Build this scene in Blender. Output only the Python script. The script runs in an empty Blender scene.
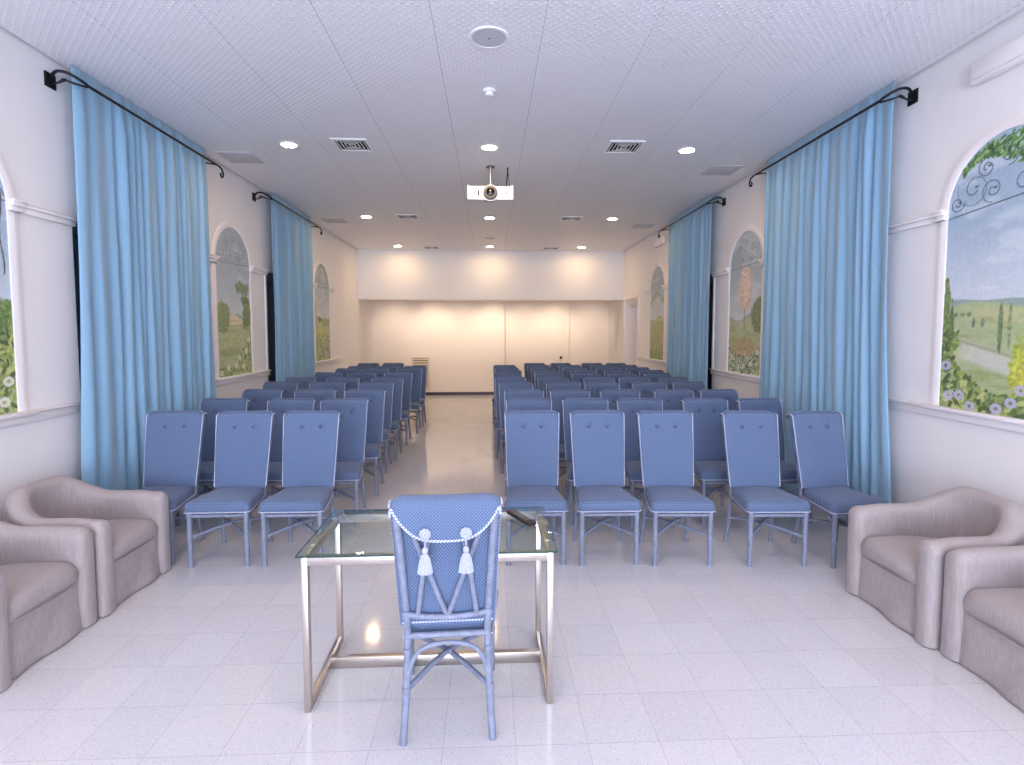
import bpy, bmesh, math, random
import numpy as np
from mathutils import Vector, Matrix
random.seed(7)
PI = math.pi
SC = bpy.context.scene
COL = SC.collection

# ------------------------------------------------------------------ helpers
def lin(c):
    return tuple(((v/255)/12.92 if v/255 <= .04045 else ((v/255+.055)/1.055)**2.4) for v in c)

def new_mat(name):
    m = bpy.data.materials.new(name); m.use_nodes = True
    nt = m.node_tree
    return m, nt, nt.nodes['Principled BSDF']

def mat(name, rgb, rough=.5, metal=0, noise=None, bump=None, spec=None, sheen=0):
    """rgb 0-255; noise=(scale, amount); bump=(scale, strength)"""
    m, nt, b = new_mat(name)
    c = lin(rgb) + (1,)
    b.inputs['Base Color'].default_value = c
    b.inputs['Roughness'].default_value = rough
    b.inputs['Metallic'].default_value = metal
    if spec is not None: b.inputs['Specular IOR Level'].default_value = spec
    if sheen:
        b.inputs['Sheen Weight'].default_value = sheen
    tc = nt.nodes.new('ShaderNodeTexCoord')
    if noise:
        n = nt.nodes.new('ShaderNodeTexNoise'); n.inputs['Scale'].default_value = noise[0]; n.inputs['Detail'].default_value = 4
        nt.links.new(tc.outputs['Object'], n.inputs['Vector'])
        r = nt.nodes.new('ShaderNodeMix'); r.data_type = 'RGBA'
        a = noise[1]
        r.inputs[6].default_value = tuple(max(0, v*(1-a)) for v in c[:3]) + (1,)
        r.inputs[7].default_value = tuple(min(1, v*(1+a)) for v in c[:3]) + (1,)
        nt.links.new(n.outputs[0], r.inputs[0]); nt.links.new(r.outputs[2], b.inputs['Base Color'])
    if bump:
        n = nt.nodes.new('ShaderNodeTexNoise'); n.inputs['Scale'].default_value = bump[0]; n.inputs['Detail'].default_value = 3
        nt.links.new(tc.outputs['Object'], n.inputs['Vector'])
        bp = nt.nodes.new('ShaderNodeBump'); bp.inputs['Strength'].default_value = bump[1]; bp.inputs['Distance'].default_value = .01
        nt.links.new(n.outputs[0], bp.inputs['Height']); nt.links.new(bp.outputs[0], b.inputs['Normal'])
    return m

def emit(name, rgb, s):
    m, nt, b = new_mat(name)
    b.inputs['Base Color'].default_value = (0.8, .8, .8, 1)
    b.inputs['Emission Color'].default_value = lin(rgb) + (1,)
    b.inputs['Emission Strength'].default_value = s
    return m

def math_node(nt, op, a, b=None, clamp=False):
    n = nt.nodes.new('ShaderNodeMath'); n.operation = op; n.use_clamp = clamp
    for i, v in enumerate((a, b)):
        if v is None: continue
        if isinstance(v, (int, float)): n.inputs[i].default_value = v
        else: nt.links.new(v, n.inputs[i])
    return n.outputs[0]

def tag(o, label=None, cat=None, group=None, kind=None):
    if label: o['label'] = label
    if cat: o['category'] = cat
    if group: o['group'] = group
    if kind: o['kind'] = kind
    return o

def thing(name, label, cat, loc=(0,0,0), rz=0, group=None):
    o = bpy.data.objects.new(name, None); COL.objects.link(o)
    o.location = loc; o.rotation_euler = (0, 0, rz)
    o.empty_display_size = .1
    return tag(o, label, cat, group)

def obj(name, bm, m, parent=None, smooth=True, angle=38, label=None):
    bmesh.ops.recalc_face_normals(bm, faces=bm.faces)
    if smooth:
        for f in bm.faces: f.smooth = True
        a = math.radians(angle)
        for e in bm.edges:
            if len(e.link_faces) == 2 and e.calc_face_angle(0) > a: e.smooth = False
    me = bpy.data.meshes.new(name); bm.to_mesh(me); bm.free()
    for mm in (m if isinstance(m, (list, tuple)) else [m]): me.materials.append(mm)
    o = bpy.data.objects.new(name, me); COL.objects.link(o)
    if parent: o.parent = parent
    if label: o['label'] = label
    return o

def struct(name, bm, m, parent=None, smooth=False):
    o = obj(name, bm, m, parent, smooth)
    if not parent: o['kind'] = 'structure'
    return o

def box(bm, x0, x1, y0, y1, z0, z1, bevel=0, seg=2, mi=0):
    vs = [bm.verts.new((x, y, z)) for x in (x0, x1) for y in (y0, y1) for z in (z0, z1)]
    F = [(0,1,3,2),(4,6,7,5),(0,4,5,1),(2,3,7,6),(0,2,6,4),(1,5,7,3)]
    fs = [bm.faces.new([vs[i] for i in f]) for f in F]
    for f in fs: f.material_index = mi
    if bevel:
        es = set(e for f in fs for e in f.edges)
        bmesh.ops.bevel(bm, geom=list(es), offset=bevel, segments=seg, affect='EDGES', profile=.5)
    return bm

def B(*a, **k):
    return box(bmesh.new(), *a, **k)

def frames_along(pts):
    pts = [Vector(p) for p in pts]; n = len(pts); out = []
    t0 = (pts[1]-pts[0]).normalized()
    up = Vector((0,0,1)) if abs(t0.z) < .9 else Vector((1,0,0))
    u = t0.cross(up).normalized()
    for i in range(n):
        t = (pts[min(i+1, n-1)] - pts[max(i-1, 0)])
        t = t.normalized() if t.length > 1e-9 else t0
        u = (u - t*u.dot(t))
        u = u.normalized() if u.length > 1e-6 else t.orthogonal().normalized()
        out.append((pts[i], u, t.cross(u).normalized()))
    return out

def tube(bm, pts, r, seg=8, closed=False, mi=None, cap=True):
    fr = frames_along(pts); rings = []
    for i, (p, u, v) in enumerate(fr):
        rr = r[i] if isinstance(r, (list, tuple)) else r
        rings.append([bm.verts.new(p + u*math.cos(2*PI*k/seg)*rr + v*math.sin(2*PI*k/seg)*rr) for k in range(seg)])
    for i in range(len(rings)-1):
        for k in range(seg):
            f = bm.faces.new((rings[i][k], rings[i][(k+1) % seg], rings[i+1][(k+1) % seg], rings[i+1][k]))
            if mi: f.material_index = mi(i, k)
    if cap:
        bm.faces.new(rings[0][::-1]); bm.faces.new(rings[-1])
    return bm

def spline(P, n=8):
    """Catmull-Rom through the points"""
    P = [Vector(p) for p in P]; Q = [P[0]*2-P[1]] + P + [P[-1]*2-P[-2]]; out = []
    for i in range(1, len(Q)-2):
        a, b, c, d = Q[i-1:i+3]
        for k in range(n):
            t = k/n
            out.append(.5*((2*b) + (c-a)*t + (2*a-5*b+4*c-d)*t*t + (3*b-a-3*c+d)*t**3))
    out.append(P[-1]); return out

def resample(pts, d):
    pts = [Vector(p) for p in pts]; out = [pts[0]]; acc = 0
    L = sum((pts[i+1]-pts[i]).length for i in range(len(pts)-1)); n = max(2, int(L/d)); step = L/n
    tgt = step; s = 0
    for i in range(len(pts)-1):
        l = (pts[i+1]-pts[i]).length
        while tgt <= s+l+1e-9 and len(out) < n:
            out.append(pts[i].lerp(pts[i+1], (tgt-s)/l)); tgt += step
        s += l
    out.append(pts[-1]); return out

def lathe(bm, prof, c, axis='Z', seg=24, mi=0):
    """prof = [(r, h)...] spun round an axis through c"""
    c = Vector(c); rings = []
    for r, h in prof:
        ring = []
        for k in range(seg):
            a = 2*PI*k/seg; x, y = r*math.cos(a), r*math.sin(a)
            v = {'Z': (x, y, h), 'Y': (x, h, y), 'X': (h, x, y)}[axis]
            ring.append(bm.verts.new(c + Vector(v)))
        rings.append(ring)
    for i in range(len(rings)-1):
        for k in range(seg):
            f = bm.faces.new((rings[i][k], rings[i][(k+1) % seg], rings[i+1][(k+1) % seg], rings[i+1][k])); f.material_index = mi
    for ring in (rings[0], rings[-1]):
        f = bm.faces.new(ring); f.material_index = mi
    bmesh.ops.recalc_face_normals(bm, faces=bm.faces)
    return bm

def ball(bm, c, r, sx=1, sy=1, sz=1, u=10, v=7):
    res = bmesh.ops.create_uvsphere(bm, u_segments=u, v_segments=v, radius=r)
    for w in res['verts']: w.co = Vector((w.co.x*sx, w.co.y*sy, w.co.z*sz)) + Vector(c)
    return bm

def copy_tree(o, parent=None):
    c = o.copy(); COL.objects.link(c)
    if parent: c.parent = parent
    for ch in list(o.children): copy_tree(ch, c)
    return c

# ------------------------------------------------------------------ materials
def fabric_blue():
    m, nt, b = new_mat('blue_woven_fabric')
    tc = nt.nodes.new('ShaderNodeTexCoord'); sp = nt.nodes.new('ShaderNodeSeparateXYZ')
    nt.links.new(tc.outputs['Object'], sp.inputs[0])
    x, y, z = sp.outputs
    s = math_node(nt, 'SUBTRACT', z, y)
    k = 2*PI/.014
    a = math_node(nt, 'SINE', math_node(nt, 'MULTIPLY', x, k))
    c = math_node(nt, 'SINE', math_node(nt, 'MULTIPLY', s, k))
    d = math_node(nt, 'MULTIPLY', a, c)
    dots = math_node(nt, 'MULTIPLY', math_node(nt, 'SUBTRACT', d, .35), 2.0, True)
    n = nt.nodes.new('ShaderNodeTexNoise'); n.inputs['Scale'].default_value = 260
    nt.links.new(tc.outputs['Object'], n.inputs['Vector'])
    base = nt.nodes.new('ShaderNodeMix'); base.data_type = 'RGBA'
    base.inputs[6].default_value = lin((70, 91, 124))+(1,); base.inputs[7].default_value = lin((86, 108, 142))+(1,)
    nt.links.new(n.outputs[0], base.inputs[0])
    mx = nt.nodes.new('ShaderNodeMix'); mx.data_type = 'RGBA'
    nt.links.new(dots, mx.inputs[0]); nt.links.new(base.outputs[2], mx.inputs[6]); mx.inputs[7].default_value = lin((136, 150, 184))+(1,)
    nt.links.new(mx.outputs[2], b.inputs['Base Color'])
    b.inputs['Roughness'].default_value = .85
    b.inputs['Sheen Weight'].default_value = .15
    bp = nt.nodes.new('ShaderNodeBump'); bp.inputs['Strength'].default_value = .25; bp.inputs['Distance'].default_value = .002
    nt.links.new(d, bp.inputs['Height']); nt.links.new(bp.outputs[0], b.inputs['Normal'])
    return m
M_FAB = fabric_blue()
M_BTN = mat('button_fabric', (80, 95, 134), .8, bump=(300, .2))
M_CW = mat('cord_white', (212, 214, 226), .8)
M_CB = mat('cord_blue', (128, 142, 190), .8)
M_RAT = mat('blue_washed_rattan', (126, 134, 156), .5, noise=(30, .4), bump=(60, .3))
M_TAS = mat('tassel_thread', (166, 171, 198), .8, noise=(90, .2))
M_STEEL = mat('brushed_champagne_metal', (200, 191, 184), .34, 1, noise=(20, .08))
M_LINEN = None
def linen():
    m, nt, b = new_mat('greige_linen_slipcover')
    tc = nt.nodes.new('ShaderNodeTexCoord'); mp = nt.nodes.new('ShaderNodeMapping'); mp.inputs['Scale'].default_value = (170, 170, 9)
    nt.links.new(tc.outputs['Object'], mp.inputs[0])
    n = nt.nodes.new('ShaderNodeTexNoise'); n.inputs['Scale'].default_value = 1; n.inputs['Detail'].default_value = 3
    nt.links.new(mp.outputs[0], n.inputs['Vector'])
    mx = nt.nodes.new('ShaderNodeMix'); mx.data_type = 'RGBA'
    mx.inputs[6].default_value = lin((140, 132, 134))+(1,); mx.inputs[7].default_value = lin((182, 173, 174))+(1,)
    nt.links.new(n.outputs[0], mx.inputs[0]); nt.links.new(mx.outputs[2], b.inputs['Base Color'])
    b.inputs['Roughness'].default_value = .9; b.inputs['Sheen Weight'].default_value = .1
    n2 = nt.nodes.new('ShaderNodeTexNoise'); n2.inputs['Scale'].default_value = 6; n2.inputs['Detail'].default_value = 5
    nt.links.new(tc.outputs['Object'], n2.inputs['Vector'])
    bp = nt.nodes.new('ShaderNodeBump'); bp.inputs['Strength'].default_value = .5; bp.inputs['Distance'].default_value = .03
    nt.links.new(n2.outputs[0], bp.inputs['Height']); nt.links.new(bp.outputs[0], b.inputs['Normal'])
    return m
M_LINEN = linen()
M_WALL = mat('white_plaster', (234, 233, 235), .75, noise=(2.5, .02), bump=(40, .05))
M_TRIM = mat('white_gloss_paint', (237, 234, 236), .6)
M_ALC = mat('cream_plaster', (238, 226, 214), .75, noise=(2, .02))
M_DARKB = mat('dark_baseboard_wood', (62, 48, 50), .4)
M_IRON = mat('black_wrought_iron', (34, 34, 40), .45, .6, bump=(90, .3))
M_CREAM = mat('cream_grille_paint', (226, 212, 192), .5)
M_DARK = mat('dark_void', (36, 38, 42), .8)
M_PLAS = mat('white_plastic', (238, 238, 240), .35)
M_GREYP = mat('grey_mesh_panel', (206, 208, 218), .7, bump=(500, .3))
M_SPK = mat('speaker_grille', (196, 196, 206), .6, bump=(600, .3))
M_BLK = mat('black_plastic', (26, 26, 30), .35)
M_BTNR = mat('remote_keys_grey', (120, 116, 120), .5)
M_RED = mat('remote_key_red', (170, 60, 60), .5)
M_BRONZE = mat('lens_housing_grey', (92, 90, 86), .4, .3)
M_LENS = mat('lens_glass', (10, 10, 14), .05)
M_FRAME_DK = mat('grey_window_frame', (120, 132, 146), .5)
M_LED = emit('downlight_glow', (255, 212, 158), 175)
M_LED2 = emit('spot_glow', (255, 214, 160), 10)

def glass_mat():
    m, nt, b = new_mat('tabletop_glass')
    nt.nodes.remove(b)
    tr = nt.nodes.new('ShaderNodeBsdfTransparent'); tr.inputs[0].default_value = (.90, .955, .925, 1)
    gl = nt.nodes.new('ShaderNodeBsdfGlossy'); gl.inputs['Roughness'].default_value = .0
    fr = nt.nodes.new('ShaderNodeFresnel'); fr.inputs[0].default_value = 1.45
    mx = nt.nodes.new('ShaderNodeMixShader')
    geo = nt.nodes.new('ShaderNodeNewGeometry')
    front = math_node(nt, 'SUBTRACT', 1.0, geo.outputs['Backfacing'])
    nt.links.new(math_node(nt, 'MULTIPLY', fr.outputs[0], front), mx.inputs[0]); nt.links.new(tr.outputs[0], mx.inputs[1]); nt.links.new(gl.outputs[0], mx.inputs[2])
    nt.links.new(mx.outputs[0], nt.nodes['Material Output'].inputs[0])
    return m
M_GLASS = glass_mat()
M_GEDGE = mat('green_glass_edge', (30, 66, 62), .4)

def curtain_mat():
    m, nt, b = new_mat('light_blue_curtain_cloth')
    tc = nt.nodes.new('ShaderNodeTexCoord'); n = nt.nodes.new('ShaderNodeTexNoise'); n.inputs['Scale'].default_value = 350
    nt.links.new(tc.outputs['Object'], n.inputs['Vector'])
    mx = nt.nodes.new('ShaderNodeMix'); mx.data_type = 'RGBA'
    mx.inputs[6].default_value = lin((120, 164, 196))+(1,); mx.inputs[7].default_value = lin((142, 182, 210))+(1,)
    nt.links.new(n.outputs[0], mx.inputs[0]); nt.links.new(mx.outputs[2], b.inputs['Base Color'])
    b.inputs['Roughness'].default_value = .6; b.inputs['Sheen Weight'].default_value = .3
    return m
M_CURT = curtain_mat()

def floor_mat():
    m, nt, b = new_mat('speckled_terrazzo_tiles')
    tc = nt.nodes.new('ShaderNodeTexCoord'); mp = nt.nodes.new('ShaderNodeMapping')
    mp.inputs['Location'].default_value = (-.108+.316*20, -2.213+.315*20, 0)
    nt.links.new(tc.outputs['Object'], mp.inputs[0])
    br = nt.nodes.new('ShaderNodeTexBrick'); br.offset = 0; br.squash = 1
    br.inputs['Scale'].default_value = 1; br.inputs['Brick Width'].default_value = .316; br.inputs['Row Height'].default_value = .315
    br.inputs['Mortar Size'].default_value = .0013; br.inputs['Mortar Smooth'].default_value = .1
    br.inputs['Color1'].default_value = lin((204, 204, 211))+(1,); br.inputs['Color2'].default_value = lin((211, 211, 217))+(1,)
    br.inputs['Mortar'].default_value = lin((174, 173, 180))+(1,)
    nt.links.new(mp.outputs[0], br.inputs['Vector'])
    col = br.outputs['Color']
    for sc, thr, c, w in ((95, .21, (160, 170, 188), .55), (60, .13, (146, 140, 140), .55), (150, .2, (246, 244, 240), .8)):
        v = nt.nodes.new('ShaderNodeTexVoronoi'); v.inputs['Scale'].default_value = sc
        nt.links.new(tc.outputs['Object'], v.inputs['Vector'])
        sp = nt.nodes.new('ShaderNodeSeparateColor'); nt.links.new(v.outputs['Color'], sp.inputs[0])
        near = math_node(nt, 'LESS_THAN', v.outputs['Distance'], thr*1.35)
        pick = math_node(nt, 'LESS_THAN', sp.outputs[0], .30)
        f = math_node(nt, 'MULTIPLY', math_node(nt, 'MULTIPLY', near, pick), w)
        mx = nt.nodes.new('ShaderNodeMix'); mx.data_type = 'RGBA'
        nt.links.new(f, mx.inputs[0]); nt.links.new(col, mx.inputs[6]); mx.inputs[7].default_value = lin(c)+(1,)
        col = mx.outputs[2]
    nt.links.new(col, b.inputs['Base Color'])
    b.inputs['Roughness'].default_value = .085
    n = nt.nodes.new('ShaderNodeTexNoise'); n.inputs['Scale'].default_value = 5
    nt.links.new(tc.outputs['Object'], n.inputs['Vector'])
    bp = nt.nodes.new('ShaderNodeBump'); bp.inputs['Strength'].default_value = .03; bp.inputs['Distance'].default_value = .01
    nt.links.new(n.outputs[0], bp.inputs['Height']); nt.links.new(bp.outputs[0], b.inputs['Normal'])
    return m
M_FLOOR = floor_mat()

def ceil_mat():
    m, nt, b = new_mat('embossed_ceiling_panels')
    tc = nt.nodes.new('ShaderNodeTexCoord'); sp = nt.nodes.new('ShaderNodeSeparateXYZ')
    nt.links.new(tc.outputs['Object'], sp.inputs[0])
    x, y, z = sp.outputs
    k = 2*PI/.062
    a = math_node(nt, 'SINE', math_node(nt, 'MULTIPLY', x, k)); c = math_node(nt, 'SINE', math_node(nt, 'MULTIPLY', y, k))
    d = math_node(nt, 'MULTIPLY', math_node(nt, 'SUBTRACT', math_node(nt, 'MULTIPLY', a, c), .25), 2.2, True)
    # panel joints
    mp = nt.nodes.new('ShaderNodeMapping'); mp.inputs['Location'].default_value = (.374+.74*20, -.05+.74*20, 0)
    nt.links.new(tc.outputs['Object'], mp.inputs[0])
    br = nt.nodes.new('ShaderNodeTexBrick'); br.offset = 0
    br.inputs['Scale'].default_value = 1; br.inputs['Brick Width'].default_value = .74; br.inputs['Row Height'].default_value = 37
    br.inputs['Mortar Size'].default_value = .003
    br.inputs['Color1'].default_value = lin((236, 235, 242))+(1,); br.inputs['Color2'].default_value = lin((238, 237, 244))+(1,)
    br.inputs['Mortar'].default_value = lin((194, 194, 205))+(1,)
    nt.links.new(mp.outputs[0], br.inputs['Vector'])
    mx = nt.nodes.new('ShaderNodeMix'); mx.data_type = 'RGBA'
    nt.links.new(math_node(nt, 'MULTIPLY', d, .8), mx.inputs[0]); nt.links.new(br.outputs['Color'], mx.inputs[6]); mx.inputs[7].default_value = lin((252, 252, 255))+(1,)
    nt.links.new(mx.outputs[2], b.inputs['Base Color'])
    b.inputs['Roughness'].default_value = .5
    bp = nt.nodes.new('ShaderNodeBump'); bp.inputs['Strength'].default_value = .5; bp.inputs['Distance'].default_value = .008
    nt.links.new(d, bp.inputs['Height']); nt.links.new(bp.outputs[0], b.inputs['Normal'])
    return m
M_CEIL = ceil_mat()

# ------------------------------------------------------------------ dimensions
WXL, WXR = 3.32, 3.43
def W_(s): return WXL if s < 0 else WXR
WX = 3.43; YB = -6.5; YH = 13.65; YR = 15.22; ZC = 3.855; DOORY = (12.25, 13.45)
SPRING = 2.68; SILL = 1.24; RAD = .455
PANELS = {-1: [(2.25, 4.44), (6.1, 8.10), (9.73, 12.08)], 1: [(2.25, 4.58), (6.03, 8.09), (9.78, 12.2)]}
MC = {-1: [3.40, 7.10, 10.75], 1: [3.45, 7.07, 10.84]}

# ------------------------------------------------------------------ room shell
struct('floor', B(-WX-.5, WX+.5, YB-.1, YR+.1, -.1, 0), M_FLOOR)
bm = B(-WXL+.035, WXR-.035, YB, YH, ZC, ZC+.05)
struct('ceiling', bm, M_CEIL)
struct('ceiling_slab', B(-WX-.5, WX+.5, YB-.1, YH, ZC+.06, ZC+.16), M_WALL)
struct('ceiling_alcove', B(-WX-.3, WX+.3, YH+.1, YR+.1, 2.66, 2.74), M_ALC)
struct('wall_header', B(-WX-.1, WX+.1, YH, YH+.1, 2.62, ZC+.1), M_WALL)
def side_wall(s):
    bm = bmesh.new()
    x0, x1 = sorted((s*W_(s), s*(W_(s)+.4)))
    P_ = PANELS[s]
    op = [(P_[0][1], P_[1][0], 0, 2.70), (P_[1][1], P_[2][0], 0, 2.70)]
    if s > 0: op.append((DOORY[0], DOORY[1], 0, 2.6))
    y = YB-.1
    for a, b_, z0, z1 in op:
        box(bm, x0, x1, y, a, 0, ZC+.1)
        box(bm, x0, x1, a, b_, z1, ZC+.1)
        y = b_
    box(bm, x0, x1, y, YR+.1, 0, ZC+.1)
    struct('wall_left' if s < 0 else 'wall_right', bm, M_WALL)
side_wall(-1); side_wall(1)
# rear wall of the alcove: sliding partition panels and the wall behind them
struct('wall_rear', B(-WX-.4, WX+.4, YR+.06, YR+.2, 0, 2.8), M_ALC)
bm = B(-WXL, .42, YR, YR+.058, .085, 2.659)
struct('trim_1', bm, M_ALC)
struct('baseboard_rear', B(-WX, WX, YR-.02, YR+.058, 0, .085, bevel=.004), M_DARKB)
t = thing('sliding_panel', 'wide pale sliding partition panel with a small dark knob on the far wall', 'door panel', (0, 0, 0))
bm = B(.46, 2.27, YR+.01, YR+.055, .09, 2.655, bevel=.004)
obj('panel', bm, M_ALC, t)
bm = bmesh.new()
for a in ((.46, .53, .09, 2.655), (2.2, 2.27, .09, 2.655), (.53, 2.2, 2.57, 2.655)):
    box(bm, a[0], a[1], YR-.015, YR+.01, a[2], a[3], bevel=.003)
obj('frame', bm, M_ALC, t)
bm = lathe(bmesh.new(), [(.001, -.05), (.03, -.05), (.04, -.03), (.022, -.01), (.022, .012)], (2.03, YR-.001, 1.07), 'Y', 16)
obj('knob', bm, M_BLK, t)
# back wall behind the camera, with an unseen window opening added to let light in
bm = bmesh.new()
box(bm, -WX, -2.7, YB-.1, YB, 0, ZC+.1); box(bm, 2.7, WX, YB-.1, YB, 0, ZC+.1)
box(bm, -2.7, 2.7, YB-.1, YB, 3.2, ZC+.1); box(bm, -2.7, 2.7, YB-.1, YB, 0, .12)
struct('wall_back', bm, M_WALL)
bm = bmesh.new()
for x in (-2.7, -1.37, -.03, 1.31, 2.64): box(bm, x, x+.06, YB-.07, YB-.02, .12, 3.2)
for z in (.12, 2.3, 3.14): box(bm, -2.7, 2.7, YB-.068, YB-.022, z, z+.06)
struct('window_5', bm, M_TRIM)

# windows hidden behind the curtains: recess with frame and pane
wn = 1
for s in (-1, 1):
    for (a, b_) in ((PANELS[s][0][1], PANELS[s][1][0]), (PANELS[s][1][1], PANELS[s][2][0])):
        bm = bmesh.new()
        xo = s*(W_(s)+.10)
        def bb(ya, yb, za, zb, d=.06):
            box(bm, min(xo, xo+s*d), max(xo, xo+s*d), ya, yb, za, zb)
        bb(a, a+.09, 0, 2.7); bb(b_-.09, b_, 0, 2.7); bb(a+.09, b_-.09, 2.6, 2.7); bb(a+.09, b_-.09, 0, .12); bb((a+b_)/2-.05, (a+b_)/2+.05, .12, 2.6)
        f = struct('window_%d' % wn, bm, M_FRAME_DK)
        bm = bmesh.new(); box(bm, min(xo+s*.07, xo+s*.08), max(xo+s*.07, xo+s*.08), a, b_, 0, 2.7)
        obj('pane', bm, mat('dusk_glass_%d' % wn, (120, 132, 145), .1), f)
        wn += 1

# door recess in the right wall
bm = bmesh.new()
ya, yb = DOORY
box(bm, WX-.025, WX+.001, ya-.09, ya, 0, 2.69, bevel=.004); box(bm, WX-.025, WX+.001, yb, yb+.09, 0, 2.69, bevel=.004)
box(bm, WX-.035, WX+.001, ya-.12, yb+.12, 2.6, 2.70, bevel=.006)
box(bm, WX+.001, WX+.39, ya, ya+.02, 0, 2.6); box(bm, WX+.001, WX+.39, yb-.02, yb, 0, 2.6); box(bm, WX+.001, WX+.39, ya+.02, yb-.02, 2.57, 2.6)
for k in range(3): box(bm, WX+.05+.05*k, WX+.07+.05*k, ya+.02, yb-.02, 2.5-.045*k, 2.57)
struct('trim_2', bm, M_TRIM)
bm = B(WX+.33, WX+.37, ya+.02, yb-.02, .005, 2.47, bevel=.004)
d1 = struct('door_1', bm, M_TRIM)
bm = bmesh.new(); tube(bm, [(WX+.33, ya+.1, 1.02), (WX+.28, ya+.1, 1.02), (WX+.28, ya+.22, 1.02)], .01)
obj('door_handle', bm, M_STEEL, d1)

# mouldings: impost and sill ledges between the windows
tn = 3
for s in (-1, 1):
    for i, (a, b_) in enumerate(PANELS[s]):
        c = MC[s][i]
        bm = bmesh.new()
        e1, e2 = (a, b_)
        if i == 2: e1, e2 = a, c+RAD+.32
        def rail(ya, yb, z0, z1, d, bev=.005):
            xa, xb = sorted((s*(W_(s)-d), s*(W_(s)+.001))); box(bm, xa, xb, ya, yb, z0, z1, bevel=bev)
        for (p, q) in ((e1, c-RAD-.0), (c+RAD+.0, e2)):
            rail(p, q, SPRING-.045, SPRING-.005, .035); rail(p, q, SPRING-.005, SPRING+.02, .055); rail(p, q, SPRING+.02, SPRING+.032, .065, .003)
        rail(a, b_, SILL-.085, SILL-.02, .03); rail(a, b_, SILL-.02, SILL-.002, .05)
        # thin pilaster strips framing the flat field
        if i == 1:
            rail(b_-.05, b_, SILL-.002, SPRING-.045, .014, .003); rail(a, a+.05, SILL-.002, SPRING-.045, .014, .003)
        struct('trim_%d' % tn, bm, M_TRIM, smooth=True); tn += 1

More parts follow.
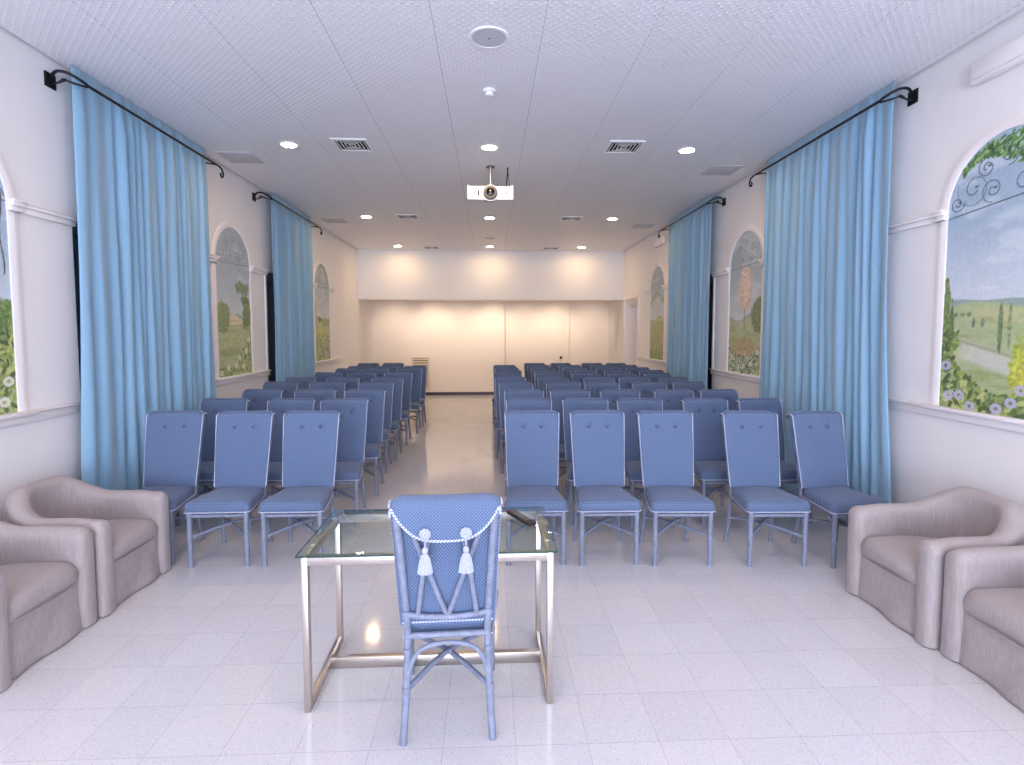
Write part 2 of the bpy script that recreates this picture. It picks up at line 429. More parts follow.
# ------------------------------------------------------------------ murals (colour attribute painted per vertex)
def sm(a, b, x):
    t = np.clip((x-a)/(b-a), 0, 1); return t*t*(3-2*t)
def vnoise(x, y, s, seed=0):
    rs = np.random.RandomState(seed); T = rs.rand(64, 64)
    X, Y = x*s+31.7, y*s+17.3; xi, yi = np.floor(X).astype(int), np.floor(Y).astype(int)
    fx, fy = X-xi, Y-yi; fx = fx*fx*(3-2*fx); fy = fy*fy*(3-2*fy)
    g = lambda i, j: T[(xi+i) % 64, (yi+j) % 64]
    return (g(0,0)*(1-fx)+g(1,0)*fx)*(1-fy)+(g(0,1)*(1-fx)+g(1,1)*fx)*fy
def fbm(x, y, s, seed=0):
    return (vnoise(x, y, s, seed)+.5*vnoise(x, y, s*2.1, seed+1)+.25*vnoise(x, y, s*4.3, seed+2))/1.75
def mural_paint(u, v, kind, seed):
    """u -.5..+.5 of the width as seen from the room (left to right), v metres above the sill"""
    rs = np.random.RandomState(seed)
    C = np.zeros(u.shape+(3,))
    def put(c, a):
        nonlocal C
        a = np.clip(a, 0, 1)[..., None]; C = C*(1-a)+np.array(c, float)*a
    x = u*.91; H = 1.9
    t = v/H
    hor = {'R1': .735, 'L1': .62, 'L2': .72, 'R2': .72, 'L3': .80, 'R3': .80}[kind]
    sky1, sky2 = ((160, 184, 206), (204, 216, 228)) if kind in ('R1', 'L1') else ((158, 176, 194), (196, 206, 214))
    put(sky1, np.ones_like(u)); put(sky2, 1-sm(hor, hor+.75, v))
    cl = fbm(x*1.0, v*3.2, 3.2, seed)
    put((222, 230, 238), sm(.52, .75, cl)*.45*(v > hor))
    # far hills and field
    hill = hor+.03*np.sin(x*7+seed)+.03*(x+.45)
    put((150, 172, 168), 1-sm(-.006, .006, v-hill-.03-.02*np.sin(x*11)))
    put((172, 188, 146), 1-sm(-.006, .006, v-hill))
    put((196, 196, 150), sm(.45, .7, fbm(x, v*3, 4, seed+5))*.7*(v < hill-.02))
    put((150, 160, 100), sm(.5, .75, fbm(x*.8, v*4, 6, seed+9))*.6*(v < hill-.05))
    def blob(cx, cy, rx, ry, c, a=1, rough=.35, sd=0, leaf=22):
        n = fbm(x, v, leaf, seed+sd)
        d = ((x-cx)/rx)**2+((v-cy)/ry)**2
        put(c, sm(1+rough*.6, 1-rough*.6, d+(n-.5)*rough*3)*a)
        m_ = sm(1+rough*.6, 1-rough*.6, d+(n-.5)*rough*3)*a; n2 = fbm(x, v, 55, seed+sd+3)
        put([min(255, q*1.18+8) for q in c], m_*sm(.52, .7, n2)*.7); put([q*.78 for q in c], m_*sm(.46, .3, n2)*.6)
    if kind == 'R1':
        put((206, 208, 204), sm(.09, .05, np.abs(v-.36+.28*x))*sm(-.42, -.2, x)*sm(.30, .1, x)*.8)   # pale path
        put((140, 134, 98), sm(.022, .0, np.abs(v-.42+.25*x))*.5)
        for cx in (-.2, -.13): blob(cx, hor-.11, .014, .035, (118, 136, 112))
        for cx in (-.35, -.29, -.24): blob(cx, hor-.05, .02, .016, (128, 146, 116))
        blob(.0, hor-.15, .018, .16, (116, 138, 102)); blob(.065, hor-.13, .012, .17, (146, 162, 122))
        blob(-.43, hor-.12, .035, .34, (118, 140, 88), rough=.5); blob(-.38, hor-.15, .02, .2, (100, 124, 84), rough=.5)
        blob(.14, .30, .06, .19, (164, 178, 72), rough=.6, leaf=40); blob(.14, .28, .04, .12, (196, 196, 90), .7, .7, leaf=50)
    elif kind == 'L1':
        blob(.30, hor-.02, .26, .2, (112, 140, 84), rough=.3, leaf=14); blob(.36, hor-.14, .14, .06, (150, 166, 118), .8)
    elif kind == 'L2':
        blob(-.33, hor+.02, .2, .2, (124, 142, 96), rough=.4); blob(-.28, hor-.02, .14, .13, (120, 140, 82), .7)
        for (a, b_, z0, z1) in ((-.14, .1, hor-.07, hor+.05), (-.05, .02, hor+.05, hor+.09), (.1, .19, hor-.05, hor+.02)):
            put((226, 214, 186), (x > a)*(x < b_)*(v > z0)*(v < z1)*.95)
        for cx in (-.1, -.04, .03, .13): put((150, 136, 118), (np.abs(x-cx) < .01)*(v > hor-.03)*(v < hor)*.8)
        put((110, 98, 70), (np.abs(x-.24-.02*np.sin(v*9)) < .012)*(v > hor-.12)*(v < hor+.42))
        blob(.22, hor+.42, .16, .09, (116, 136, 98), rough=.9, leaf=16); blob(.3, hor+.26, .1, .07, (92, 114, 66), rough=.9)
        blob(.36, hor+.05, .13, .17, (108, 128, 74), rough=.5)
        blob(-.05, hor-.28, .3, .1, (178, 184, 128), .7, .4, leaf=8); blob(-.2, hor-.42, .22, .06, (140, 150, 90), .6, .4)
    elif kind == 'R2':
        blob(.42, hor+.06, .24, .22, (104, 128, 88), rough=.3)
        blob(.0, hor+.42, .19, .3, (214, 190, 176), .9, .6, leaf=18); blob(.02, hor+.36, .13, .2, (224, 176, 158), .7, .8, leaf=24)
        blob(.02, hor+.4, .1, .2, (232, 214, 196), .7, .9, leaf=28)
        put((196, 176, 140), (np.abs(x-.0) < .02)*(v > .3)*(v < hor+.16)*.7); put((120, 116, 84), (np.abs(x-.0) < .008)*(v > hor-.15)*(v < hor+.14)*.7)
        blob(0, .34, .3, .13, (176, 150, 104), .7, .4, leaf=12); blob(-.02, .26, .18, .05, (206, 180, 138), .6, .4)
    elif kind == 'L3':
        put((98, 116, 80), (np.abs(x+.41) < .018)*(v > hor-.1)*(v < hor+.3)); blob(-.18, hor, .09, .05, (78, 92, 82), rough=.5)
        blob(.2, hor-.05, .3, .08, (140, 152, 92), .8); blob(-.1, .5, .22, .16, (186, 196, 104), .8, .5)
    else:
        put((160, 166, 118), (v < hor-.02)*.8)
        put((134, 142, 92), sm(.5, .8, fbm(x*3, v*.7, 9, seed))*.8*(v < hor-.03))
    # flowering foliage at the foot: many leaf strokes
    N = {'R1': 700, 'L1': 560}.get(kind, 420)
    for k in range(N):
        cx = rs.uniform(-.47, .47); edge = abs(cx)/.455
        hi = {'R1': .12+.30*max(0, -cx-.1)/.35+.1*max(0, cx-.15)/.3, 'L1': .12+.52*max(0, cx)/.45, 'L2': .1+.45*max(0, cx+.05)/.5,
              'R2': .24+.18*edge**3, 'L3': .5, 'R3': .16}[kind]
        if kind == 'R1' and cx < -.33: hi = .55
        cy = hi*rs.uniform(0, 1)**.9
        a = rs.uniform(0, PI); big = 1.5 if kind in ('R1', 'L1') else 1.2; ln, wd = rs.uniform(.016, .034)*big, rs.uniform(.006, .012)*big
        g = [(120, 142, 78), (156, 172, 92), (92, 116, 70), (190, 198, 128), (140, 164, 108), (78, 98, 62)][rs.randint(6)]
        if kind == 'R2': g = [(88, 112, 84), (196, 206, 196), (120, 142, 75), (60, 82, 60), (160, 176, 150), (216, 222, 214)][rs.randint(6)]
        dx, dy = x-cx, v-cy; m = (np.abs(dx) < .06)*(np.abs(dy) < .06)
        if not m.any(): continue
        p, q = dx*np.cos(a)+dy*np.sin(a), -dx*np.sin(a)+dy*np.cos(a)
        put(g, sm(1.2, .7, (p/ln)**2+(q/wd)**2)*.95)
    fl = {'R1': [(-.41, .31), (-.38, .09), (-.29, .10), (-.2, .03), (.10, .09), (.16, .18), (.0, .04), (.25, .07), (.36, .2), (.4, .33), (.3, .12)],
          'L1': [(.3, .3), (.4, .22), (.2, .12), (.36, .08)], 'L2': [(-.2, .1), (0, .12), (.2, .1), (.3, .3), (.1, .22), (.38, .46), (-.38, .05)],
          'R2': [(.38, .3), (-.35, .2), (0, .1), (.2, .14), (-.15, .08)], 'L3': [(.1, .3), (-.2, .15), (.3, .1), (0, .42)], 'R3': []}[kind]
    for (cx, cy) in fl:
        colr = (186, 184, 214) if kind in ('R1', 'L3') else (232, 232, 222)
        for k in range(9):
            a = 2*PI*k/9; px, py = cx+.030*math.cos(a), cy+.025*math.sin(a)
            put(colr, sm(1.2, .6, ((x-px)/.016)**2+((v-py)/.013)**2)*.9)
        put((120, 112, 160) if kind in ('R1', 'L3') else (210, 200, 120), sm(1.2, .6, ((x-cx)/.008)**2+((v-cy)/.007)**2))
    # painted iron scrollwork in the lunette
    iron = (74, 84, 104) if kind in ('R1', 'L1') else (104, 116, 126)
    sp = SPRING-SILL-.02
    put(iron, sm(.0065, .003, np.abs(v-sp-.02-(.10*x if kind in ('R1',) else .04*x)))*.85)
    if kind in ('R1', 'L1', 'L2', 'R2', 'L3', 'R3'):
        def curl(cx, cy, R, a0, d):
            th = np.linspace(0, 2*PI*1.45, 70); r = R*(1-th/(2*PI*1.45)*.8)
            P = np.stack([cx+r*np.cos(a0+d*th), cy+r*np.sin(a0+d*th)], 1)
            best = np.full(u.shape, 9.)
            bx = (np.abs(x-cx) < R*1.2)*(np.abs(v-cy) < R*1.2)
            if not bx.any(): return
            xx, vv = x[bx], v[bx]; b = np.full(xx.shape, 9.)
            for p in P: b = np.minimum(b, np.hypot(xx-p[0], vv-p[1]))
            best[bx] = b
            put(iron, sm(.0065, .0025, best)*.9)
            put((48, 58, 62), sm(1.3, .6, ((x-cx-.02)/.016)**2+((v-cy-.01)/.007)**2)*.8)
        for s_ in (-1, 1):
            curl(s_*.25, sp+.15, .135, PI*.9 if s_ < 0 else .1, -s_); curl(s_*.11, sp+.11, .085, -PI/2, s_)
            curl(s_*.38, sp+.07, .06, 0, s_); curl(s_*.16, sp+.27, .07, PI/2, -s_)
        curl(0, sp+.31, .07, -PI/2, 1)
    def leaves(N, fx, cols):
        for k in range(N):
            cx, cy, l = fx(rs); a = rs.uniform(-.9, .9)+PI*.25
            dx, dy = x-cx, v-cy
            if not ((np.abs(dx) < .05)*(np.abs(dy) < .05)).any(): continue
            p, q = dx*math.cos(a)+dy*math.sin(a), -dx*math.sin(a)+dy*math.cos(a)
            put(cols[rs.randint(len(cols))], sm(1.2, .7, (p/l)**2+(q/(l*.4))**2))
    if kind == 'R1':
        def fx(r):
            cx = r.uniform(-.34, .46); top = math.sqrt(max(0, .455**2-cx*cx)); base = sp+top
            th = .05+.30*max(0, (cx+.25)/.6)**1.1
            return cx, base-r.uniform(0, 1)**.8*th, r.uniform(.012, .026)
        leaves(620, fx, [(70, 118, 66), (112, 152, 90), (52, 88, 58), (150, 182, 128), (88, 134, 74)])
    if kind == 'R3':
        def fx(r):
            cx = r.uniform(-.45, .45); return cx, sp-.06-.22*abs(cx)/.45+r.uniform(-.05, .06), r.uniform(.012, .022)
        leaves(190, fx, [(96, 120, 74), (120, 144, 92)])
    if kind == 'L3':
        def fx(r):
            cx = r.uniform(-.1, .45); return cx, sp+math.sqrt(max(0, .455**2-cx*cx))-r.uniform(0, .45)*abs(cx)*1.6, r.uniform(.014, .024)
        leaves(160, fx, [(120, 144, 96), (140, 160, 75)])
    if kind == 'L1':
        put((90, 80, 70), sm(.008, .004, np.abs(x-.405-.012*np.sin(v*14)))*(v > .95)*(v < 1.6)*.9)
        for (cx, cy) in ((.36, 1.28), (.38, 1.5), (.3, 1.45), (.34, 1.12)):
            put((70, 120, 70), sm(1.2, .7, ((x-cx)/.026)**2+((v-cy)/.016)**2))
        for (cx, cy) in ((.42, 1.62), (.4, 1.7), (.36, 1.8)):
            put((60, 66, 74), sm(1.2, .7, ((x-cx)/.014)**2+((v-cy)/.01)**2))
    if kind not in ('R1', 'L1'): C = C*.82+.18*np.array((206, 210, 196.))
    br = fbm(x, v, 70, seed+30)
    return np.clip(C*(0.95+.1*br[..., None]), 0, 255)

M_MURAL, nt, b = new_mat('mural_paint')
at_ = nt.nodes.new('ShaderNodeAttribute'); at_.attribute_name = 'paint'
nt.links.new(at_.outputs['Color'], b.inputs['Base Color']); b.inputs['Roughness'].default_value = .6

def mural(s, yc, kind, label, res, seed):
    t = thing('arched_mural', label, 'painting', (s*W_(s), yc, SILL), 0, 'arched landscape paintings along the side walls')
    W = RAD*2; hs = SPRING-SILL; nx = int(W/res); nz = int((hs+RAD)/res)
    # grid clipped to the arch: columns warped so the top row follows the curve
    us = np.linspace(-1, 1, nx+1); us = np.sin(us*PI/2)
    U, V = np.meshgrid(us, np.linspace(0, 1, nz+1), indexing='ij')
    top = hs+RAD*np.sqrt(np.clip(1-U*U, 0, 1)); Zv = V*top
    X = U*RAD
    # as seen from inside the room, left to right is -Y on the right wall, +Y on the left wall
    Cc = mural_paint(-U*.5*-1, Zv, kind, seed)
    ydir = 1 if s < 0 else -1
    me = bpy.data.meshes.new('painted_panel')
    verts = np.stack([np.full(X.size, -s*.006), (X*ydir).ravel(), Zv.ravel()], 1)
    idx = np.arange((nx+1)*(nz+1)).reshape(nx+1, nz+1)
    a, b_, c, d = idx[:-1, :-1].ravel(), idx[1:, :-1].ravel(), idx[1:, 1:].ravel(), idx[:-1, 1:].ravel()
    faces = np.stack([a, b_, c, d], 1)
    me.from_pydata(verts.tolist(), [], faces.tolist())
    ca = me.color_attributes.new('paint', 'FLOAT_COLOR', 'POINT')
    v = Cc.reshape(-1, 3)/255; v = np.where(v <= .04045, v/12.92, ((v+.055)/1.055)**2.4)
    rgba = np.ones((v.shape[0], 4), np.float32); rgba[:, :3] = v
    ca.data.foreach_set('color', rgba.ravel())
    me.materials.append(M_MURAL)
    o = bpy.data.objects.new('painted_panel', me); COL.objects.link(o); o.parent = t
    # moulded surround
    bm = bmesh.new(); n = 30
    path = [(RAD, 0)] + [(RAD*math.cos(PI*k/n), hs+RAD*math.sin(PI*k/n)) for k in range(n+1)] + [(-RAD, 0)]
    nor = [(1, 0)] + [(math.cos(PI*k/n), math.sin(PI*k/n)) for k in range(n+1)] + [(-1, 0)]
    prof = [(0, .001), (0, .014), (.008, .018), (.052, .018), (.058, .012), (.076, .012), (.082, .001)]
    rings = [[bm.verts.new((-s*pd, p[0]+q[0]*po, p[1]+q[1]*po)) for po, pd in prof] for p, q in zip(path, nor)]
    for i in range(len(rings)-1):
        for k in range(len(prof)-1): bm.faces.new((rings[i][k], rings[i][k+1], rings[i+1][k+1], rings[i+1][k]))
    bm.faces.new(rings[0]); bm.faces.new(rings[-1])
    for sg in (-1, 1):     # little capitals where the arch springs
        ya, yb = sorted((sg*(RAD-.004), sg*(RAD+.1)))
        for (z0, z1, dd) in ((-.045, -.01, .045), (-.01, .018, .062), (.018, .034, .072)):
            xa, xb = sorted((-s*dd, -s*.001)); box(bm, xa, xb, ya, yb, hs+z0, hs+z1, bevel=.004)
    box(bm, min(-s*.06, -s*.002), max(-s*.06, -s*.002), -RAD-.11, RAD+.11, -.03, .0, bevel=.005)
    bmesh.ops.recalc_face_normals(bm, faces=bm.faces)
    obj('frame', bm, M_TRIM, t)
    return t
mural(1, MC[1][0], 'R1', 'arched mural of hills, path and purple flowers, nearest on the right wall', .0042, 3)
mural(-1, MC[-1][0], 'L1', 'arched mural cut by the left edge, bush with white flowers below a green hill', .007, 11)
mural(-1, MC[-1][1], 'L2', 'arched mural with pale villa and tall pine, between the two left curtains', .009, 21)
mural(1, MC[1][1], 'R2', 'arched mural with a pink plume like tree, between the two right curtains', .009, 31)
mural(-1, MC[-1][2], 'L3', 'arched mural of yellow green meadow on the left wall beyond the far curtain', .012, 41)
mural(1, MC[1][2], 'R3', 'arched mural of a plain green field on the right wall near the door', .012, 51)

# ------------------------------------------------------------------ curtains and rods
def curtain(s, y0, y1, seed, label, spread=0):
    rs = random.Random(seed); n = int((y1-y0)/.011); nz = 34
    # folds: pieces of varying pitch
    ph = [0]; pitch = rs.uniform(.09, .15)
    amp = []
    f1, f2 = rs.uniform(0, 6), rs.uniform(0, 6)
    cum = 0; left = 0
    for i in range(n+1):
        if left <= 0: pitch = rs.uniform(.07, .19); A = rs.uniform(.012, .034); left = pitch; 
        cum += 2*PI*((y1-y0)/n)/pitch; left -= (y1-y0)/n
        ph.append(cum); amp.append(A)
    amp = [sum(amp[max(0, i-4):i+5])/len(amp[max(0, i-4):i+5]) for i in range(n+1)]
    bm = bmesh.new(); G = []
    for j in range(nz+1):
        z = .015+(ZC-.003-.015)*j/nz; tz = j/nz
        row = []
        for i in range(n+1):
            ty = i/n
            a = amp[i]*(.75+.25*(1-tz)) * (1-.85*sm_(.90, 1, tz))
            w = math.sin(ph[i]+.55*math.sin(tz*2.2+f1+ty*3)*(1-tz))
            w = math.copysign(abs(w)**.8, w)
            x = W_(s)-.115 - a*w - (.012*math.sin(ph[i]*.37+f2+tz*1.5) - .006*math.sin(ty*60+tz*9))*(1-.8*sm_(.9, 1, tz))
            y = y0+(y1-y0)*ty + .012*math.sin(tz*3+ty*9+f1)*(1-tz) - (spread*(1-tz)**2*(1-ty) if spread else 0)
            row.append(bm.verts.new((s*x, y, z)))
        G.append(row)
    for j in range(nz):
        for i in range(n): bm.faces.new((G[j][i], G[j][i+1], G[j+1][i+1], G[j+1][i]))
    bmesh.ops.recalc_face_normals(bm, faces=bm.faces)
    o = obj('curtain', bm, M_CURT, angle=80)
    md = o.modifiers.new('thick', 'SOLIDIFY'); md.thickness = .003
    return tag(o, label, 'curtain', 'light blue floor length curtains')
def sm_(a, b, x):
    t = min(1, max(0, (x-a)/(b-a))); return t*t*(3-2*t)
CUR = {(-1, 0): (4.36, 6.28), (-1, 1): (8.12, 9.8), (1, 0): (4.36, 6.38), (1, 1): (7.95, 9.85)}
curtain(-1, *CUR[(-1, 0)], 5, 'light blue curtain on the left wall nearest the camera, behind the left armchairs', .08)
curtain(-1, *CUR[(-1, 1)], 6, 'light blue curtain farther along the left wall, past the villa mural')
curtain(1, *CUR[(1, 0)], 8, 'light blue curtain on the right wall nearest the camera, beside the front row', .2)
curtain(1, *CUR[(1, 1)], 9, 'light blue curtain farther along the right wall, before the door')

def rod(s, y0, y1, label):
    t = thing('curtain_rod', label, 'curtain rod', (s*W_(s), y0, 3.70), 0, 'black wrought iron curtain rods')
    L = y1-y0; X = -s*.215
    bm = bmesh.new(); tube(bm, [(X, .02, 0), (X, L-.02, 0)], .0125, 10); obj('rod', bm, M_IRON, t)
    bm = bmesh.new(); tube(bm, spline([(X, L-.03, 0), (X, L+.05, .0), (X, L+.12, -.02), (X, L+.15, -.07), (X, L+.12, -.11), (X, L+.085, -.09), (X, L+.1, -.065)], 6), .010, 8)
    obj('finial', bm, M_IRON, t)
    bm = bmesh.new(); box(bm, min(-s*.012, -s*.0), max(-s*.012, -s*.0), -.12, -.02, -.06, .05, bevel=.003)
    tube(bm, spline([(-s*.01, -.07, .02), (-s*.07, -.09, .055), (-s*.14, -.08, .05), (-s*.2, -.03, .02), (X, .03, 0)], 7), .0115, 8)
    tube(bm, spline([(-s*.01, -.07, -.03), (-s*.07, -.09, -.03), (-s*.12, -.07, .0), (-s*.09, -.05, .015), (-s*.07, -.06, -.005)], 7), .008, 8)
    tube(bm, spline([(-s*.12, -.07, -.0), (-s*.17, -.04, -.012), (X, .02, -.012)], 6), .008, 8)
    obj('bracket', bm, M_IRON, t)
    bm = bmesh.new(); tube(bm, [(-s*.0, L+.0, .0), (-s*.1, L+.0, .02), (X, L+.0, -.0)], .009, 8); box(bm, min(-s*.01, 0), max(-s*.01, 0), L-.03, L+.03, -.05, .05, bevel=.002)
    obj('bracket', bm, M_IRON, t)
    return t
rod(-1, 4.36, 6.33, 'black iron curtain rod with scrolled bracket, near curtain of left wall')
rod(-1, 7.85, 9.98, 'black iron curtain rod over the farther curtain of the left wall')
rod(1, 4.37, 6.45, 'black iron curtain rod with scrolled bracket, near curtain of right wall')
rod(1, 7.86, 10.02, 'black iron curtain rod over the farther curtain of the right wall')

# ------------------------------------------------------------------ ceiling fittings
lights_y = [-5.2, -1.5, 2.2, 6.08, 9.75, 13.0]  # the two rows behind the camera are unseen, added to even the light
row_word = ['', '', '', 'front', 'middle', 'rearmost']
proto = None
for r, y in enumerate(lights_y):
    for c, x in enumerate((-2.2, 0.0, 2.23)):
        col = ('left', 'centre', 'right')[c]
        if proto is None:
            t = thing('recessed_downlight', '', 'ceiling light', (x, y, ZC), 0, 'round recessed downlights')
            bm = lathe(bmesh.new(), [(.078, -.001), (.082, -.008), (.11, -.008), (.125, -.001)], (0, 0, 0), 'Z', 32)
            obj('trim_ring', bm, M_PLAS, t)
            bm = lathe(bmesh.new(), [(.001, -.0105), (.06, -.0105), (.08, -.0085)], (0, 0, 0), 'Z', 32)
            obj('diffuser', bm, M_LED, t)
            proto = t
        else:
            t = copy_tree(proto)
        t.location = (x, y, ZC)
        t['label'] = ('lit round downlight, %s of the %s row of three in the ceiling' % (col, row_word[r])) if r > 2 else 'lit round downlight %s, %s of its row' % (('added unseen by the back opening', 'added unseen behind the camera', 'overhead just out of frame')[r], col)

def vent(x, y, label):
    t = thing('ceiling_vent', label, 'air vent', (x, y, ZC), 0, 'square louvred ceiling vents')
    bm = bmesh.new(); S = .195
    for a in ((-S, S, -S, -S+.03), (-S, S, S-.03, S), (-S, -S+.03, -S+.03, S-.03), (S-.03, S, -S+.03, S-.03)):
        box(bm, a[0], a[1], a[2], a[3], -.014, -.001, bevel=.003)
    obj('frame', bm, M_PLAS, t)
    obj('backing', B(-S+.03, S-.03, -S+.03, S-.03, -.004, -.001), M_DARK, t)
    bm = bmesh.new()
    for k in range(4):
        q = .15-.038*k
        for a in ((-q, q, -q, -q+.010), (-q, q, q-.010, q), (-q, -q+.010, -q+.010, q-.010), (q-.010, q, -q+.010, q-.010)):
            box(bm, a[0], a[1], a[2], a[3], -.011, -.008)
    obj('louvre', bm, M_PLAS, t)
V = [(-1.5, 6.06, 'left of the projector'), (1.49, 6.0, 'right of the projector'), (-1.46, 9.7, 'beyond the projector, left side'), (1.48, 9.75, 'beyond the projector, right side'),
     (-1.42, 13.2, 'before the header wall, left side'), (1.5, 13.2, 'before the header wall, right side')]
for x, y, w in V: vent(x, y, 'square white ceiling vent with dark louvres, ' + w)
for x, y, w in ((-2.93, 6.55, 'beside the near left curtain rod'), (2.95, 6.8, 'beside the near right curtain rod'), (-2.86, 10.1, 'by the left wall beyond the far curtain'), (2.97, 10.35, 'by the right wall beyond the far curtain')):
    t = thing('ceiling_speaker_panel', 'flat grey square panel in the ceiling ' + w, 'ceiling panel', (x, y, ZC), 0, 'flat grey square ceiling panels')
    obj('grille', B(-.19, .19, -.19, .19, -.006, -.001, bevel=.002), M_GREYP, t)
    bm = bmesh.new()
    for a in ((-.2, .2, -.2, -.19), (-.2, .2, .19, .2), (-.2, -.19, -.19, .19), (.19, .2, -.19, .19)): box(bm, a[0], a[1], a[2], a[3], -.008, -.001)
    obj('frame', bm, M_GREYP, t)
for x, y, w in ((0, 3.86, 'large round flush speaker in the ceiling nearest the camera'), (0, 11.85, 'round flush speaker in the ceiling beyond the projector')):
    t = thing('ceiling_speaker', w, 'ceiling speaker', (x, y, ZC), 0, 'round flush ceiling speakers')
    obj('rim', lathe(bmesh.new(), [(.115, -.001), (.12, -.010), (.137, -.010), (.142, -.001)], (0, 0, 0), 'Z', 40), M_PLAS, t)
    obj('grille', lathe(bmesh.new(), [(.001, -.009), (.06, -.009), (.118, -.007)], (0, 0, 0), 'Z', 40), M_SPK, t)
    obj('badge', lathe(bmesh.new(), [(.001, -.012), (.006, -.012), (.006, -.008)], (0, 0, 0), 'Z', 12), M_BLK, t)
t = thing('smoke_detector', 'small white round smoke detector between the near speaker and centre downlight', 'smoke detector', (0, 4.68, ZC))
obj('base', lathe(bmesh.new(), [(.055, -.001), (.055, -.012), (.048, -.018)], (0, 0, 0), 'Z', 24), M_PLAS, t)
obj('sensor_head', lathe(bmesh.new(), [(.03, -.018), (.03, -.03), (.036, -.034), (.034, -.046), (.012, -.052), (.001, -.052)], (0, 0, 0), 'Z', 24), M_PLAS, t)

# projector
t = thing('ceiling_projector', 'white video projector hanging on a short pole over the centre aisle', 'projector', (0, 6.68, ZC))
t.location.x = 0.01
bm = B(-.285, .285, -.02, .29, -.436, -.266, bevel=.012, seg=3); 
for v in bm.verts:
    if v.co.z < -.4: v.co.z += .088*(v.co.y+.02)/.31
obj('body', bm, M_PLAS, t)
bm = bmesh.new(); box(bm, -.285, -.255, -.02, .0, -.2655, -.255); box(bm, .255, .285, -.02, .0, -.2655, -.255); obj('foot', bm, M_PLAS, t)
obj('lens_housing', lathe(bmesh.new(), [(.052, -.045), (.058, -.055), (.075, -.055), (.086, -.04), (.086, -.018)], (0, 0, -.353), 'Y', 36), M_BRONZE, t)
obj('lens', lathe(bmesh.new(), [(.001, -.056), (.02, -.055), (.036, -.05), (.052, -.044)], (0, 0, -.348), 'Y', 30), M_LENS, t)
bm = lathe(bmesh.new(), [(.087, -.0215), (.087, -.03), (.098, -.03), (.1, -.0215)], (0, 0, -.353), 'Y', 36); obj('lens_ring', bm, M_PLAS, t)
obj('sensor_window', B(-.155, -.137, -.024, -.0205, -.385, -.325), M_BLK, t)
for k in (-1, 1):
    obj('speaker_grille', lathe(bmesh.new(), [(.001, -.023), (.024, -.023), (.026, -.0205)], (k*.2, 0, -.35), 'Y', 20), M_SPK, t)
bm = bmesh.new(); tube(bm, [(0, .1, -.004), (0, .1, -.245)], .02, 16); obj('pole', bm, M_STEEL, t)
obj('ceiling_plate', lathe(bmesh.new(), [(.001, -.012), (.05, -.012), (.055, -.001)], (0, .1, 0), 'Z', 24), M_BRONZE, t)
obj('bracket', B(-.1, .1, .02, .2, -.264, -.24, bevel=.004), M_BRONZE, t)
bm = bmesh.new(); tube(bm, spline([(.215, .12, -.002), (.215, .115, -.08), (.205, .11, -.16), (.205, .1, -.266)], 6), .008, 8); tube(bm, spline([(.22, .13, -.06), (.23, .12, -.15), (.245, .1, -.266)], 6), .004, 6)
obj('cable', bm, M_BLK, t)
obj('adjuster_foot', B(-.08, .05, .0, .03, -.452, -.438, bevel=.003), M_BRONZE, t)

# emergency wall lights on the right wall
for y, w in ((3.42, 'long white emergency light high on the right wall, near the top corner'), (10.65, 'small looking white emergency light high on the right wall beyond the curtains')):
    t = thing('wall_emergency_light', w, 'wall light', (WXR, y, 3.60))
    obj('housing', B(-.07, .0, -.3, .3, -.08, .08, bevel=.02, seg=3), M_PLAS, t)
    obj('diffuser', B(-.082, -.068, -.27, .27, -.055, .055, bevel=.006), M_TRIM, t)

# alcove spots
xs = [-2.62, -1.62, -.8, .08, .98, 1.86, 2.82]
protos = None
for i, x in enumerate(xs):
    if protos is None:
        protos = thing('soffit_spotlight', '', 'spotlight', (x, 14.25, 2.66), 0, 'small spotlights in the alcove soffit')
        obj('trim_ring', lathe(bmesh.new(), [(.03, -.001), (.032, -.008), (.045, -.008), (.05, -.001)], (0, 0, 0), 'Z', 20), M_BRONZE, protos)
        obj('lamp', lathe(bmesh.new(), [(.001, -.006), (.03, -.006)], (0, 0, 0), 'Z', 20), M_LED2, protos)
        t = protos
    else: t = copy_tree(protos)
    t.location = (x, 14.25, 2.66)
    t['label'] = 'small spotlight in the far soffit, %s from the left wall' % ['first', 'second', 'third', 'fourth', 'fifth', 'sixth', 'seventh'][i]
    ld = bpy.data.lights.new('spot', 'SPOT'); ld.energy = [29, 48, 31, 53, 31, 46, 26][i]; ld.color = (1, .82, .64); ld.spot_size = math.radians(100); ld.spot_blend = 1; ld.shadow_soft_size = .03
    lo = bpy.data.objects.new('alcove_spot_light', ld); COL.objects.link(lo); lo.location = (x, 14.25, 2.63)
    lo.rotation_euler = (math.radians(44), 0, 0)

# air grille on the far wall
t = thing('wall_air_grille', 'cream louvred air grille on the far wall left of the aisle', 'air grille', (-1.97, YR, .18))
bm = bmesh.new()
for a in ((-.25, .25, 0, .04), (-.25, .25, .88, .92), (-.25, -.21, .04, .88), (.21, .25, .04, .88)): box(bm, a[0], a[1], -.03, -.001, a[2], a[3], bevel=.003)
obj('frame', bm, M_CREAM, t)
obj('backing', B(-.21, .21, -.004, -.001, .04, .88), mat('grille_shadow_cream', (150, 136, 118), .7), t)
bm = bmesh.new()
for k in range(12): box(bm, -.21, .21, -.026, -.006, .055+.07*k, .095+.07*k, bevel=.003)
obj('slat', bm, M_CREAM, t)['kind'] = 'stuff'

